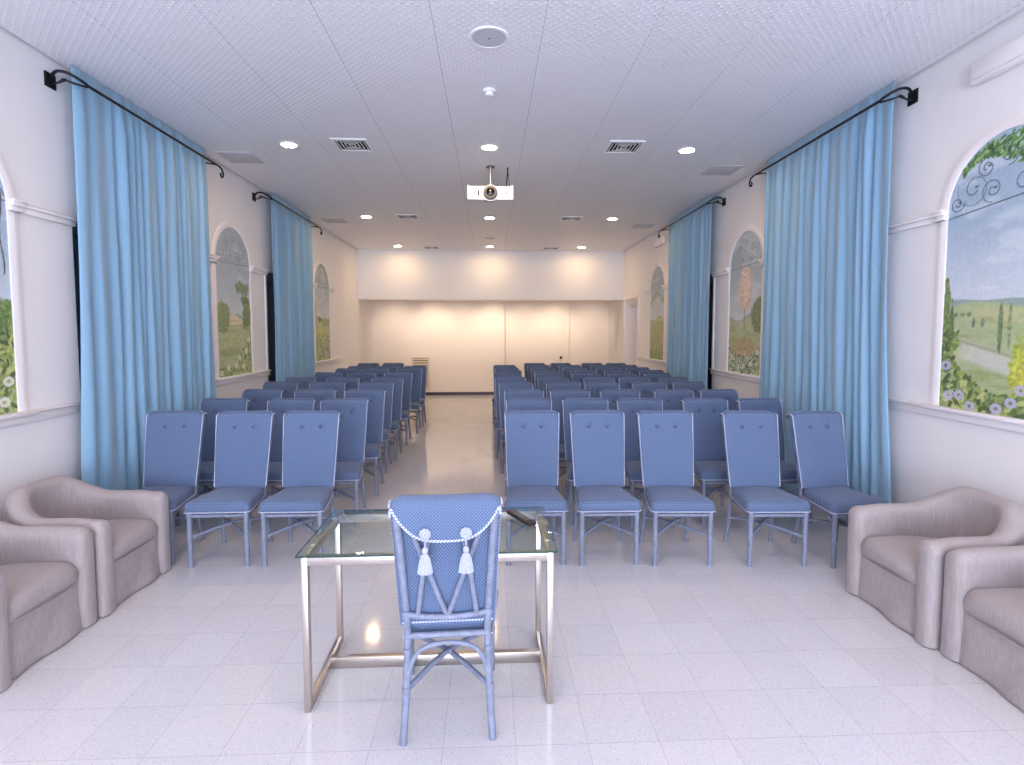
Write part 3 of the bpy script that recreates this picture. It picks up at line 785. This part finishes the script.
# ------------------------------------------------------------------ the blue chairs
def yf(z): return .165+(z-.5)*.21          # front face of the backrest
def yb(z): return yf(z)+.060
def wx(z): return .208+.022*max(0, min(1, (z-.5)/.6))
def post_pts(s):
    return spline([(s*.196, .275, .0), (s*.182, .238, .25), (s*.176, .232, .5), (s*.188, yb(.8)+.014, .8), (s*.203, yb(1.05)+.014, 1.06)], 8)
def cord(bm, pts, r=.0046):
    P = resample(pts, .0036)
    tube(bm, P, [r*(1+.12*math.sin(i*1.57)) for i in range(len(P))], 8, mi=lambda i, k: ((i+k) // 2) % 2)

def back_shape(bm):
    # side profile swept across the width
    prof = []
    for k in range(28): z = .505+.545*k/27; prof.append((yf(z)-.012*math.sin(PI*k/27), z))
    c = (yf(1.075)+.042, 1.075)
    for k in range(1, 9): a = PI-(k/8)*PI; prof.append((c[0]+.042*math.cos(a), c[1]+.044*math.sin(a)))
    for k in range(1, 13): z = 1.05-.545*k/12; prof.append((yb(z), z))
    n = len(prof); U = [-1, -.97]+[-.92+1.84*k/30 for k in range(31)]+[.97, 1]
    ins = {0: .007, 1: .002, 33: .002, 34: .007}
    rows = []
    cy = [(yf(z)+yb(z))/2 for y, z in prof]
    for j, u in enumerate(U):
        row = []
        for i, (y, z) in enumerate(prof):
            d = ins.get(j, 0); zz = z; ym = (yf(min(z, 1.075))+yb(min(z, 1.075)))/2
            yy = y + (ym-y)*d/.03
            if z > 1.06: zz = z - (.034*abs(u)**10)*(z-1.06)/.06 - .006*(1-u*u)*(z-1.06)/.06
            if z < .52: zz = z+d*.5
            if i < 28:
                for sx in (-1, 1): yy += .014*math.exp(-((u*wx(z)-sx*.078)**2+(z-.995)**2)/.023**2)
            row.append(bm.verts.new((u*wx(z), yy, zz)))
        rows.append(row)
    for j in range(len(U)-1):
        for i in range(n): bm.faces.new((rows[j][i], rows[j][(i+1) % n], rows[j+1][(i+1) % n], rows[j+1][i]))
    bm.faces.new(rows[0]); bm.faces.new(rows[-1])
    bmesh.ops.recalc_face_normals(bm, faces=bm.faces)

def make_chair(rear_view):
    t = thing('rattan_chair', '', 'chair', (0, 0, 0))
    # seat cushion
    bm = bmesh.new(); nx, ny = 14, 12
    yF, yR_ = -.235, .195
    def hw(v): return .243+(.192-.243)*v
    lay = []
    for (z, ins) in ((.428, .004), (.440, 0), (.480, -.001), (.497, .008), (.506, .02)):
        ring = []
        pts = []
        w0, w1 = hw(0)-ins, hw(1)-ins; a, b_ = yF+ins, yR_-ins; rc = .03
        def corner(cx, cy, a0):
            return [(cx+rc*math.cos(a0+PI/2*k/5), cy+rc*math.sin(a0+PI/2*k/5)) for k in range(6)]
        pts += corner(w0-rc, a+rc, -PI/2) + corner(w1-rc, b_-rc, 0) + corner(-w1+rc, b_-rc, PI/2) + corner(-w0+rc, a+rc, PI)
        lay.append([bm.verts.new((x, y, z)) for x, y in pts])
    n = len(lay[0])
    for i in range(len(lay)-1):
        for k in range(n): bm.faces.new((lay[i][k], lay[i][(k+1) % n], lay[i+1][(k+1) % n], lay[i+1][k]))
    prev = lay[-1]
    for sc, z in ((.85, .513), (.6, .520), (.3, .524)):
        ring = [bm.verts.new((v.co.x*sc, (v.co.y+.02)*sc-.02, z)) for v in lay[-1]]
        for k in range(n): bm.faces.new((prev[k], prev[(k+1) % n], ring[(k+1) % n], ring[k]))
        prev = ring
    bm.faces.new(prev); bm.faces.new(lay[0][::-1])
    bmesh.ops.recalc_face_normals(bm, faces=bm.faces)
    seat = obj('seat', bm, M_FAB, t, angle=60)
    bm = bmesh.new(); z = .430
    cord(bm, [Vector((-.198, .18, z))]+[Vector((-.212+.036*math.cos(PI+PI/2*k/6), -.207+.036*math.sin(PI+PI/2*k/6), z)) for k in range(7)]
         +[Vector((.212+.036*math.cos(-PI/2+PI/2*k/6), -.207+.036*math.sin(-PI/2+PI/2*k/6), z)) for k in range(7)]+[Vector((.198, .18, z))])
    obj('piping', bm, [M_CW, M_CB], seat, label='twisted blue and white piping')
    # backrest
    bm = bmesh.new(); back_shape(bm)
    back = obj('backrest', bm, M_FAB, t, angle=50)
    bm = bmesh.new()
    for s in (-1, 1):
        P = [(s*(wx(z)+.002), yf(z)+.004, z) for z in [.51+.06*k for k in range(10)]]
        c = (yf(1.075)+.042, 1.072)
        P += [(s*(wx(1.08)+.002), c[0]+.042*math.cos(a), c[1]+.028*math.sin(a)) for a in (PI*.8, PI*.6, PI*.4, PI*.2)]
        cord(bm, spline(P, 4))
    cord(bm, [(-.2, yb(.52)+.003, .525), (.2, yb(.52)+.003, .525)])
    obj('piping', bm, [M_CW, M_CB], back, label='twisted blue and white piping')
    if not rear_view:
        for s in (-1, 1):
            bm = ball(bmesh.new(), (s*.078, yf(.995)-.001, .995), .0155, 1, .5, 1, 14, 8)
            obj('button', bm, M_BTN, back)
    # flap thrown over the top of the back
    bm = bmesh.new(); c = (yf(1.075)+.045, 1.075); R = .052; G = []
    nu, nv = 28, 16
    for i in range(nu+1):
        u = -1+2*i/nu; row = []
        zb = .945+.140*abs(u)**3.2
        for j in range(nv+1):
            v = j/nv
            if v < .4:
                a = PI*.62-(v/.4)*PI*.62; y, z = c[0]+R*math.cos(a), c[1]+R*math.sin(a)
            else:
                q = (v-.4)/.6; y, z = c[0]+R-.004*q, c[1]+(zb-c[1])*q
            z -= .008*(1-u*u)*(1-v)
            row.append(bm.verts.new((u*.224*(1-.03*max(0, (v-.5))), y, z-.028*abs(u)**10*(1 if v < .4 else 0))))
        G.append(row)
    for i in range(nu):
        for j in range(nv): bm.faces.new((G[i][j], G[i+1][j], G[i+1][j+1], G[i][j+1]))
    edge = [G[i][nv].co.copy()+Vector((0, .003, 0)) for i in range(nu+1)]
    lef = [G[0][j].co.copy() for j in range(6, nv)]; rig = [G[nu][j].co.copy() for j in range(nv-1, 5, -1)]
    bmesh.ops.recalc_face_normals(bm, faces=bm.faces)
    fl = obj('back_flap', bm, M_FAB, back, angle=70)
    md = fl.modifiers.new('thick', 'SOLIDIFY'); md.thickness = .007; md.offset = 0
    if rear_view:
        bm = bmesh.new(); cord(bm, lef+edge+rig, .0055)
        c_ = obj('edging_cord', bm, [M_CW, M_CB], t, label='twisted blue and white edging cord')
        for s in (-1, 1):
            x, y = s*.083, c[0]+R+.008; z0 = .981
            tt = bpy.data.objects.new('tassel', None); COL.objects.link(tt); tt.parent = t; tt['label'] = 'pale silky tassel with rosette'
            bm = bmesh.new()
            for k in range(9): a = 2*PI*k/9; ball(bm, (x+.017*math.cos(a), y+.004, z0+.017*math.sin(a)), .0085, 1, .7, 1, 8, 6)
            for k in range(6): a = 2*PI*k/6+.3; ball(bm, (x+.008*math.cos(a), y+.009, z0+.008*math.sin(a)), .0065, 1, .7, 1, 8, 6)
            obj('rosette', bm, M_TAS, tt)
            bm = bmesh.new(); tube(bm, [(x, y+.006, z0-.02), (x+s*.0, y+.008, z0-.055)], .003, 6); obj('tassel_cord', bm, M_TAS, tt)
            bm = bmesh.new(); seg = 40
            prof = [(.003, -.05), (.009, -.054), (.013, -.062), (.012, -.072), (.008, -.078), (.013, -.083), (.021, -.105), (.026, -.135), (.029, -.155), (.002, -.154)]
            rings = [[bm.verts.new((x+math.cos(2*PI*k/seg)*r*(1+(.10 if (k % 2 and i > 4) else 0)), y+.012+math.sin(2*PI*k/seg)*r*.7*(1+(.12 if (k % 2 and i > 4) else 0)), z0+h-(.006*((k*7) % 5)/5 if i == 8 else 0))) for k in range(seg)] for i, (r, h) in enumerate(prof)]
            for i in range(len(rings)-1):
                for k in range(seg): bm.faces.new((rings[i][k], rings[i][(k+1) % seg], rings[i+1][(k+1) % seg], rings[i+1][k]))
            bmesh.ops.recalc_face_normals(bm, faces=bm.faces)
            obj('tassel_skirt', bm, M_TAS, tt, angle=25)
    # frame
    def ring(bm, p, r=.0195, h=.016):
        lathe(bm, [(.012, -h), (r-.002, -h*.9), (r, 0), (r-.002, h*.9), (.012, h)], p, 'Z', 12)
    for s in (-1, 1):
        bm = bmesh.new(); P = [(s*.212, -.213, 0), (s*.212, -.213, .424)]
        tube(bm, P, .0185, 12); ring(bm, (s*.212, -.213, .225), .0215); ring(bm, (s*.212, -.213, .395), .0215); ring(bm, (s*.212, -.213, .012), .0198, .012)
        obj('leg', bm, M_RAT, t)
        pp = post_pts(s); bm = bmesh.new()
        tube(bm, [p for p in pp if p.z <= .53], .0165, 12); ring(bm, (s*.184, .242, .225)); ring(bm, (s*.1775, .233, .395)); ring(bm, (s*.195, .272, .012), .0178, .012)
        obj('leg', bm, M_RAT, t)
    bm = bmesh.new()
    for s in (-1, 1):
        pp = post_pts(s); tube(bm, [p for p in pp if p.z >= .5], .0165, 12)
        lathe(bm, [(.012, -.016), (.0185, -.014), (.0195, 0), (.0185, .014), (.012, .016)], (s*.178, yb(.58)+.011, .575), 'Z', 12)
    tube(bm, spline([(-.176, yb(.58)+.014, .575), (-.09, yb(.57)+.016, .562), (0, yb(.57)+.017, .558), (.09, yb(.57)+.016, .562), (.176, yb(.58)+.014, .575)], 5), .0135, 10)
    tube(bm, [(-.2, yb(1.03)+.014, 1.03), (.2, yb(1.03)+.014, 1.03)], .012, 8)
    obj('back_frame', bm, M_RAT, t)
    bm = bmesh.new()
    for s in (-1, 1):
        tube(bm, [(s*.158, yb(1.02)+.016, 1.02), (s*.004, yb(.57)+.016, .568)], .0115, 8)
        tube(bm, [(s*.066, yb(1.02)+.022, 1.02), (s*.128, yb(.57)+.020, .572)], .0115, 8)
    obj('lattice', bm, M_RAT, t)
    bm = bmesh.new(); z = .405
    tube(bm, [(-.212, -.213, z-.008), (.212, -.213, z-.008)], .0145, 10)
    tube(bm, [(-.178, .232, z+.06), (.178, .232, z+.06)], .0145, 10)
    for s in (-1, 1): tube(bm, [(s*.212, -.213, z), (s*.178, .232, z+.01)], .0145, 10)
    obj('seat_frame', bm, M_RAT, t)
    bm = bmesh.new()
    tube(bm, spline([(-.182, .243, .235), (-.16, .238, .34), (-.11, .234, .405), (0, .233, .428), (.11, .234, .405), (.16, .238, .34), (.182, .243, .235)], 6), .0105, 8)
    obj('arch_brace', bm, M_RAT, t)
    for s in (-1, 1):
        bm = bmesh.new()
        tube(bm, spline([(s*.212, -.213, .235), (s*.21, -.19, .33), (s*.206, -.12, .385), (s*.198, .01, .39), (s*.188, .14, .385), (s*.184, .215, .33), (s*.184, .242, .235)], 6), .0105, 8)
        obj('arch_brace', bm, M_RAT, t)
    bm = bmesh.new()
    tube(bm, spline([(-.212, -.213, .225), (0, .015, .262), (.184, .242, .225)], 6), .0125, 10)
    tube(bm, spline([(.212, -.213, .225), (0, .015, .252), (-.184, .242, .225)], 6), .0125, 10)
    ball(bm, (0, .015, .257), .021, 1, 1, .8)
    obj('cross_stretcher', bm, M_RAT, t)
    return t

speaker = make_chair(True)
speaker.location = (-.2, 2.525, 0); speaker.rotation_euler = (0, 0, PI+math.radians(2.5))
tag(speaker, 'blue rattan chair seen from behind with two tassels, drawn up to the glass table', 'chair')
base = make_chair(False)
ordn = ['front', 'second', 'third', 'fourth', 'fifth', 'sixth', 'seventh', 'eighth', 'ninth', 'tenth']
F = 533.
# rows: distance of the seat centre from the camera, and for each chair the sideways place (from the aisle outwards) and a turn in degrees
YL = [4.23, 5.09, 5.96, 6.92, 7.62, 8.62, 9.62, 10.28, 11.3]
YRt = [4.23, 5.11, 5.95, 6.93, 7.72, 8.46, 9.15, 9.9, 10.6, 11.3]
XL = [[-1.52, -2.09, -2.68], [-1.465, -2.03, -2.70], [-1.47, -2.05, -2.70], [-1.545, -2.2, -2.86], [-1.54, -2.17, -2.84],
      [-1.54, -2.14, -2.71], [-1.51, -2.13, -2.66], [-1.49, -2.02, -2.6], [None, -2.1, -2.64]]
XR = [[.35, .91, 1.49, 2.22, 2.81], [.385, .96, 1.53, 2.2, 2.78], [.40, .94, 1.53, 2.16, 2.72], [.36, .99, 1.51, 2.16, 2.74],
      [.31, .96, 1.64, 2.17, 2.79], [.30, .955, 1.59, 2.17, 2.8], [.33, 1.02, 1.66, 2.26, 2.9], [.31, 1.02, 1.62, 2.27, 2.86],
      [.29, 1.01, 1.64, 2.29, 2.83], [None, .98, 1.55, 2.22, 2.77]]
ANG = random.Random(3)
used = False
from_aisle = ['at the aisle', 'second from the aisle', 'third from the aisle', 'fourth from the aisle', 'fifth from the aisle']
for side, Y, X in (('left', YL, XL), ('right', YRt, XR)):
    for r in range(len(Y)):
        for c, x in enumerate(X[r]):
            if x is None: continue
            t = copy_tree(base) if used else base
            used = True
            dx = ANG.uniform(-.008, .008)
            a = ANG.uniform(-2.5, 2.5)
            if side == 'right' and c == 4: a = 5
            t.location = (x+dx, Y[r]-.041*x+(.02 if side == 'left' and c == 2 and r == 0 else 0)+ANG.uniform(-.015, .015), 0); t.rotation_euler = (0, 0, math.radians(a))
            last = len(X[r])-1
            pos = from_aisle[c] if c < last else 'nearest the %s wall' % side
            t['label'] = 'blue upholstered rattan chair in the %s row of the %s block, %s' % (ordn[r], side, pos)
            t['group'] = 'audience chairs in the %s block' % side

# ------------------------------------------------------------------ glass table and remote
X0, X1, Y0, Y1 = -.885, .297, 2.46, 3.06
t = thing('glass_table', 'rectangular glass topped table on a thin brushed metal frame', 'table', ((X0+X1)/2, (Y0+Y1)/2, 0))
t.rotation_euler[2] = math.radians(.6)
hx, hy = (X1-X0)/2, (Y1-Y0)/2
bm = B(-hx-.018, hx+.018, -hy-.018, hy+.018, 0.758, .770, bevel=.001)
gt = obj('tabletop', bm, M_GLASS, t, label='clear glass top with green edge')
gt.data.materials.append(M_GEDGE)
for p in gt.data.polygons:
    zz = [gt.data.vertices[i].co.z for i in p.vertices]
    if max(zz)-min(zz) > .003: p.material_index = 1
w = .04
for sx in (-1, 1):
    for sy in (-1, 1):
        a = sorted((sx*hx, sx*(hx-w*.72))); b_ = sorted((sy*hy, sy*(hy-w)))
        obj('leg', B(a[0], a[1], b_[0], b_[1], 0, .7575, bevel=.002), M_STEEL, t)
bm = bmesh.new()
for sy in (-1, 1):
    b_ = sorted((sy*hy, sy*(hy-.03))); box(bm, -hx+w*.72, hx-w*.72, b_[0], b_[1], .7125, .7575, bevel=.002)
for sx in (-1, 1):
    a = sorted((sx*hx, sx*(hx-w*.72))); box(bm, a[0], a[1], -hy+w, hy-w, .7125, .7575, bevel=.002)
obj('top_rail', bm, M_STEEL, t)
for sx in (-1, 1):
    a = sorted((sx*hx, sx*(hx-w*.72))); obj('floor_runner', B(a[0], a[1], -hy+w, hy-w, 0, .042, bevel=.002), M_STEEL, t)
obj('stretcher', B(-hx+w*.72, hx-w*.72, .03, .062, .0, .06, bevel=.002), M_STEEL, t)
bm = bmesh.new()
for sx in (-1, 1):
    for sy in (-.55, .7): lathe(bm, [(.001, .7575), (.011, .7575), (.011, .759)], (sx*(hx-.013), sy*hy, 0), 'Z', 14)
obj('suction_pad', bm, M_PLAS, t)

t = thing('remote_control', 'slim black remote control lying on the glass tabletop', 'remote control', (.168, 2.87, .7705), math.radians(28))
bm = B(-.027, .027, -.12, .12, 0.0005, .021, bevel=.007, seg=3); obj('case', bm, M_BLK, t)
for i in range(3):
    for j in range(8):
        m = M_RED if (j == 7 and i == 0) else M_BTNR
        if j in (3,) : continue
        obj('key', B(-.018+.0135*i, -.009+.0135*i, -.075+.024*j, -.062+.024*j, .021, .0235, bevel=.001), m, t)
obj('key_ring', lathe(bmesh.new(), [(.006, .021), (.006, .024), (.014, .024), (.014, .021)], (0, .004, 0), 'Z', 20), M_BTNR, t)

# ------------------------------------------------------------------ slip-covered tub armchairs
def make_armchair():
    t = thing('tub_armchair', '', 'armchair')
    # local: front faces -Y, width along X. half width .36, depth .76
    HW, FR, BK = .362, -.38, .36
    th = .062   # half thickness of the shell
    n = 64; path = []
    # U path of the shell centre line
    cw = HW-th; ry = .30; yc = BK-th-ry
    seg1 = [(-cw, FR+.052+(yc-(FR+.052))*k/16) for k in range(16)]
    arc = [(-cw*math.copysign(abs(math.cos(a))**.72, math.cos(a)), yc+ry*abs(math.sin(a))**.85) for a in [PI*k/34 for k in range(35)]]
    seg2 = [(-x, y) for x, y in seg1[::-1]]
    path = seg1+arc+seg2
    P = [Vector((x, y, 0)) for x, y in path]
    L = [0]
    for i in range(1, len(P)): L.append(L[-1]+(P[i]-P[i-1]).length)
    tot = L[-1]
    def top(s):
        q = abs(s/tot*2-1)            # 1 at arm fronts, 0 mid back
        return .785-.16*sm_(.16, .58, q)-.012*sm_(.8, 1, q)
    bm = bmesh.new(); rings = []
    prof = []                          # (offset outward in th units, height code)
    for i, p in enumerate(P):
        tn_ = (P[min(i+1, len(P)-1)]-P[max(i-1, 0)]).normalized(); nr = Vector((-tn_.y, tn_.x, 0))   # points outward (left of travel)
        q = abs(L[i]/tot*2-1); H = top(L[i]); k = 1.0
        # the arm front is rounded off
        row = []
        r = th*1.06
        pr = [(1.02, .012), (1.0, .10), (1.0, .30)]
        pr = [(o, z) for o, z in pr]
        pts = [(th*1.06, .008), (th*1.02, .03), (th, .15), (th, .32), (th*1.03, H-r-.04)]
        for m_ in range(1, 10):
            a = PI*m_/10; pts.append((r*math.cos(a), H-r+r*math.sin(a)))
        pts += [(-th*1.0, H-r-.03), (-th*.95, .44), (-th*.95, .30), (-th*.95, .008)]
        for o, z in pts: row.append(bm.verts.new(p+nr*o*(-1 if False else 1)+Vector((0, 0, z))))
        rings.append(row)
    # extra rings to round the arm fronts
    def cap(row, d):
        prev = row; cen = sum((v.co for v in row), Vector())/len(row)
        cols = len(row)
        for k in range(1, 5):
            a = PI/2*k/4.4
            new = []
            for v in row:
                mid = Vector((cen.x, v.co.y, v.co.z)); H = max(w_.co.z for w_ in row)
                zc = v.co.z if v.co.z < H-.07 else H-.07+(v.co.z-H+.07)*math.cos(a)
                x = mid.x+(v.co.x-mid.x)*math.cos(a)**.6
                new.append(bm.verts.new((x, v.co.y+d*.052*math.sin(a), zc)))
            for j in range(cols-1): bm.faces.new((prev[j], prev[j+1], new[j+1], new[j]))
            prev = new
        h = cols//2
        for j in range(h-1+cols % 2):
            a_, b_, c_, d_ = prev[j], prev[j+1], prev[cols-2-j], prev[cols-1-j]
            vs = []
            for v in (a_, b_, c_, d_):
                if v not in vs: vs.append(v)
            if len(vs) >= 3:
                try: bm.faces.new(vs)
                except ValueError: pass
    for i in range(len(rings)-1):
        for j in range(len(rings[0])-1): bm.faces.new((rings[i][j], rings[i][j+1], rings[i+1][j+1], rings[i+1][j]))
    cap(rings[0], -1); cap(rings[-1], -1)
    bmesh.ops.recalc_face_normals(bm, faces=bm.faces)
    o = obj('slipcovered_shell', bm, M_LINEN, t, angle=70)
    md = o.modifiers.new('sub', 'SUBSURF'); md.levels = 1; md.render_levels = 1
    # seat cushion, domed with a rolled front edge
    bm = bmesh.new(); W = HW-2*th+.012; nu, nv = 20, 22
    prof = [(FR+.030, .30), (FR+.022, .33), (FR+.018, .365), (FR+.026, .395), (FR+.045, .418), (FR+.08, .434)]
    for k in range(1, 12): prof.append((FR+.08+(BK-.12-FR-.08)*k/11, .434+.012*math.sin(PI*k/11*.9)-.035*(k/11)**2))
    G = []
    for i in range(nu+1):
        u = -1+2*i/nu; row = []
        for (y, z) in prof:
            lim = W if y < .05 else W*math.sqrt(max(.05, 1-((y-.05)/.30)**2*.6))
            row.append(bm.verts.new((u*lim, y+.012*(1-abs(u)**3)*(-1 if y < FR+.1 else 0)+.02*abs(u)**6*(1 if y < FR+.06 else 0), z+.016*(1-u*u)-(.02*abs(u)**6))))
        G.append(row)
    for i in range(nu):
        for j in range(len(prof)-1): bm.faces.new((G[i][j], G[i+1][j], G[i+1][j+1], G[i][j+1]))
    bmesh.ops.recalc_face_normals(bm, faces=bm.faces)
    o = obj('seat_cushion', bm, M_LINEN, t, angle=80); md = o.modifiers.new('thick', 'SOLIDIFY'); md.thickness = .02; md.offset = -1
    bm = bmesh.new(); tube(bm, spline([(-W+.0, FR+.05, .315), (-W*.7, FR+.024, .302), (0, FR+.016, .298), (W*.7, FR+.024, .302), (W, FR+.05, .315)], 8), .005, 6)
    obj('seam', bm, M_LINEN, o)
    # front skirt, hanging with slack folds
    bm = bmesh.new(); G = []
    for i in range(33):
        u = -1+2*i/32; row = []
        for j in range(15):
            v = j/14; z = .312-(.312-.006)*v
            y = FR+.034+.008*math.sin(u*5+v*3)*v+.010*math.sin(u*2.1-v*4+1)*v - .012*v*v + .008*abs(u)**8
            row.append(bm.verts.new((u*(W+.006), y, z)))
        G.append(row)
    for i in range(32):
        for j in range(14): bm.faces.new((G[i][j], G[i+1][j], G[i+1][j+1], G[i][j+1]))
    bmesh.ops.recalc_face_normals(bm, faces=bm.faces)
    o = obj('skirt', bm, M_LINEN, t, angle=80); md = o.modifiers.new('thick', 'SOLIDIFY'); md.thickness = .008
    return t
arm = make_armchair()
place = [((-2.80, 3.715), 90, 'linen slipcovered tub armchair on the left, beside the front row of chairs'),
         ((-2.82, 2.98), 90.5, 'linen slipcovered tub armchair cut off by the left edge of the photo'),
         ((2.85, 3.18), -90, 'linen slipcovered tub armchair on the right, beside the front row of chairs'),
         ((2.89, 2.44), -90.5, 'linen slipcovered tub armchair cut off by the right edge of the photo')]
for i, ((x, y), a, lab) in enumerate(place):
    t = arm if i == 0 else copy_tree(arm)
    t.location = (x, y, 0); t.rotation_euler = (0, 0, math.radians(a)); t['label'] = lab; t['group'] = 'linen tub armchairs along the side walls'

# ------------------------------------------------------------------ light
def area(loc, rot, sx, sy, e, col):
    ld = bpy.data.lights.new('daylight', 'AREA'); ld.shape = 'RECTANGLE'; ld.size = sx; ld.size_y = sy; ld.energy = e; ld.color = col
    o = bpy.data.objects.new('window_daylight', ld); COL.objects.link(o); o.location = loc; o.rotation_euler = rot
    return o
area((0, YB-.15, 1.66), (math.radians(104), 0, 0), 5.3, 3.0, 690, (.77, .85, 1.0))  # unseen area lamp added outside the back opening, stands in for daylight
w = bpy.data.worlds.new('sky'); SC.world = w; w.use_nodes = True
w.node_tree.nodes['Background'].inputs[0].default_value = (.62, .75, 1, 1); w.node_tree.nodes['Background'].inputs[1].default_value = 1.2

# ------------------------------------------------------------------ camera
cd = bpy.data.cameras.new('camera'); cam = bpy.data.objects.new('camera', cd); COL.objects.link(cam); SC.camera = cam
cam.location = (0, 0, 1.8)
tilt, yaw = math.atan(33/F), math.atan(22/F)
cam.rotation_euler = (PI/2-tilt, 0, -yaw)
cd.sensor_fit = 'HORIZONTAL'; cd.sensor_width = 36; cd.lens = F*36/1024; cd.shift_y = -17.5/1024
cd.shift_y = (365-382.5)/1024
cd.clip_start = .05; cd.clip_end = 100
SC.view_settings.view_transform = 'Standard'; SC.view_settings.look = 'None'; SC.view_settings.gamma = 1; SC.view_settings.use_curve_mapping = False
SC.view_settings.exposure = .14
SC.cycles.max_bounces = 10; SC.cycles.diffuse_bounces = 6; SC.cycles.caustics_reflective = False; SC.cycles.caustics_refractive = False
SC.cycles.use_denoising = True
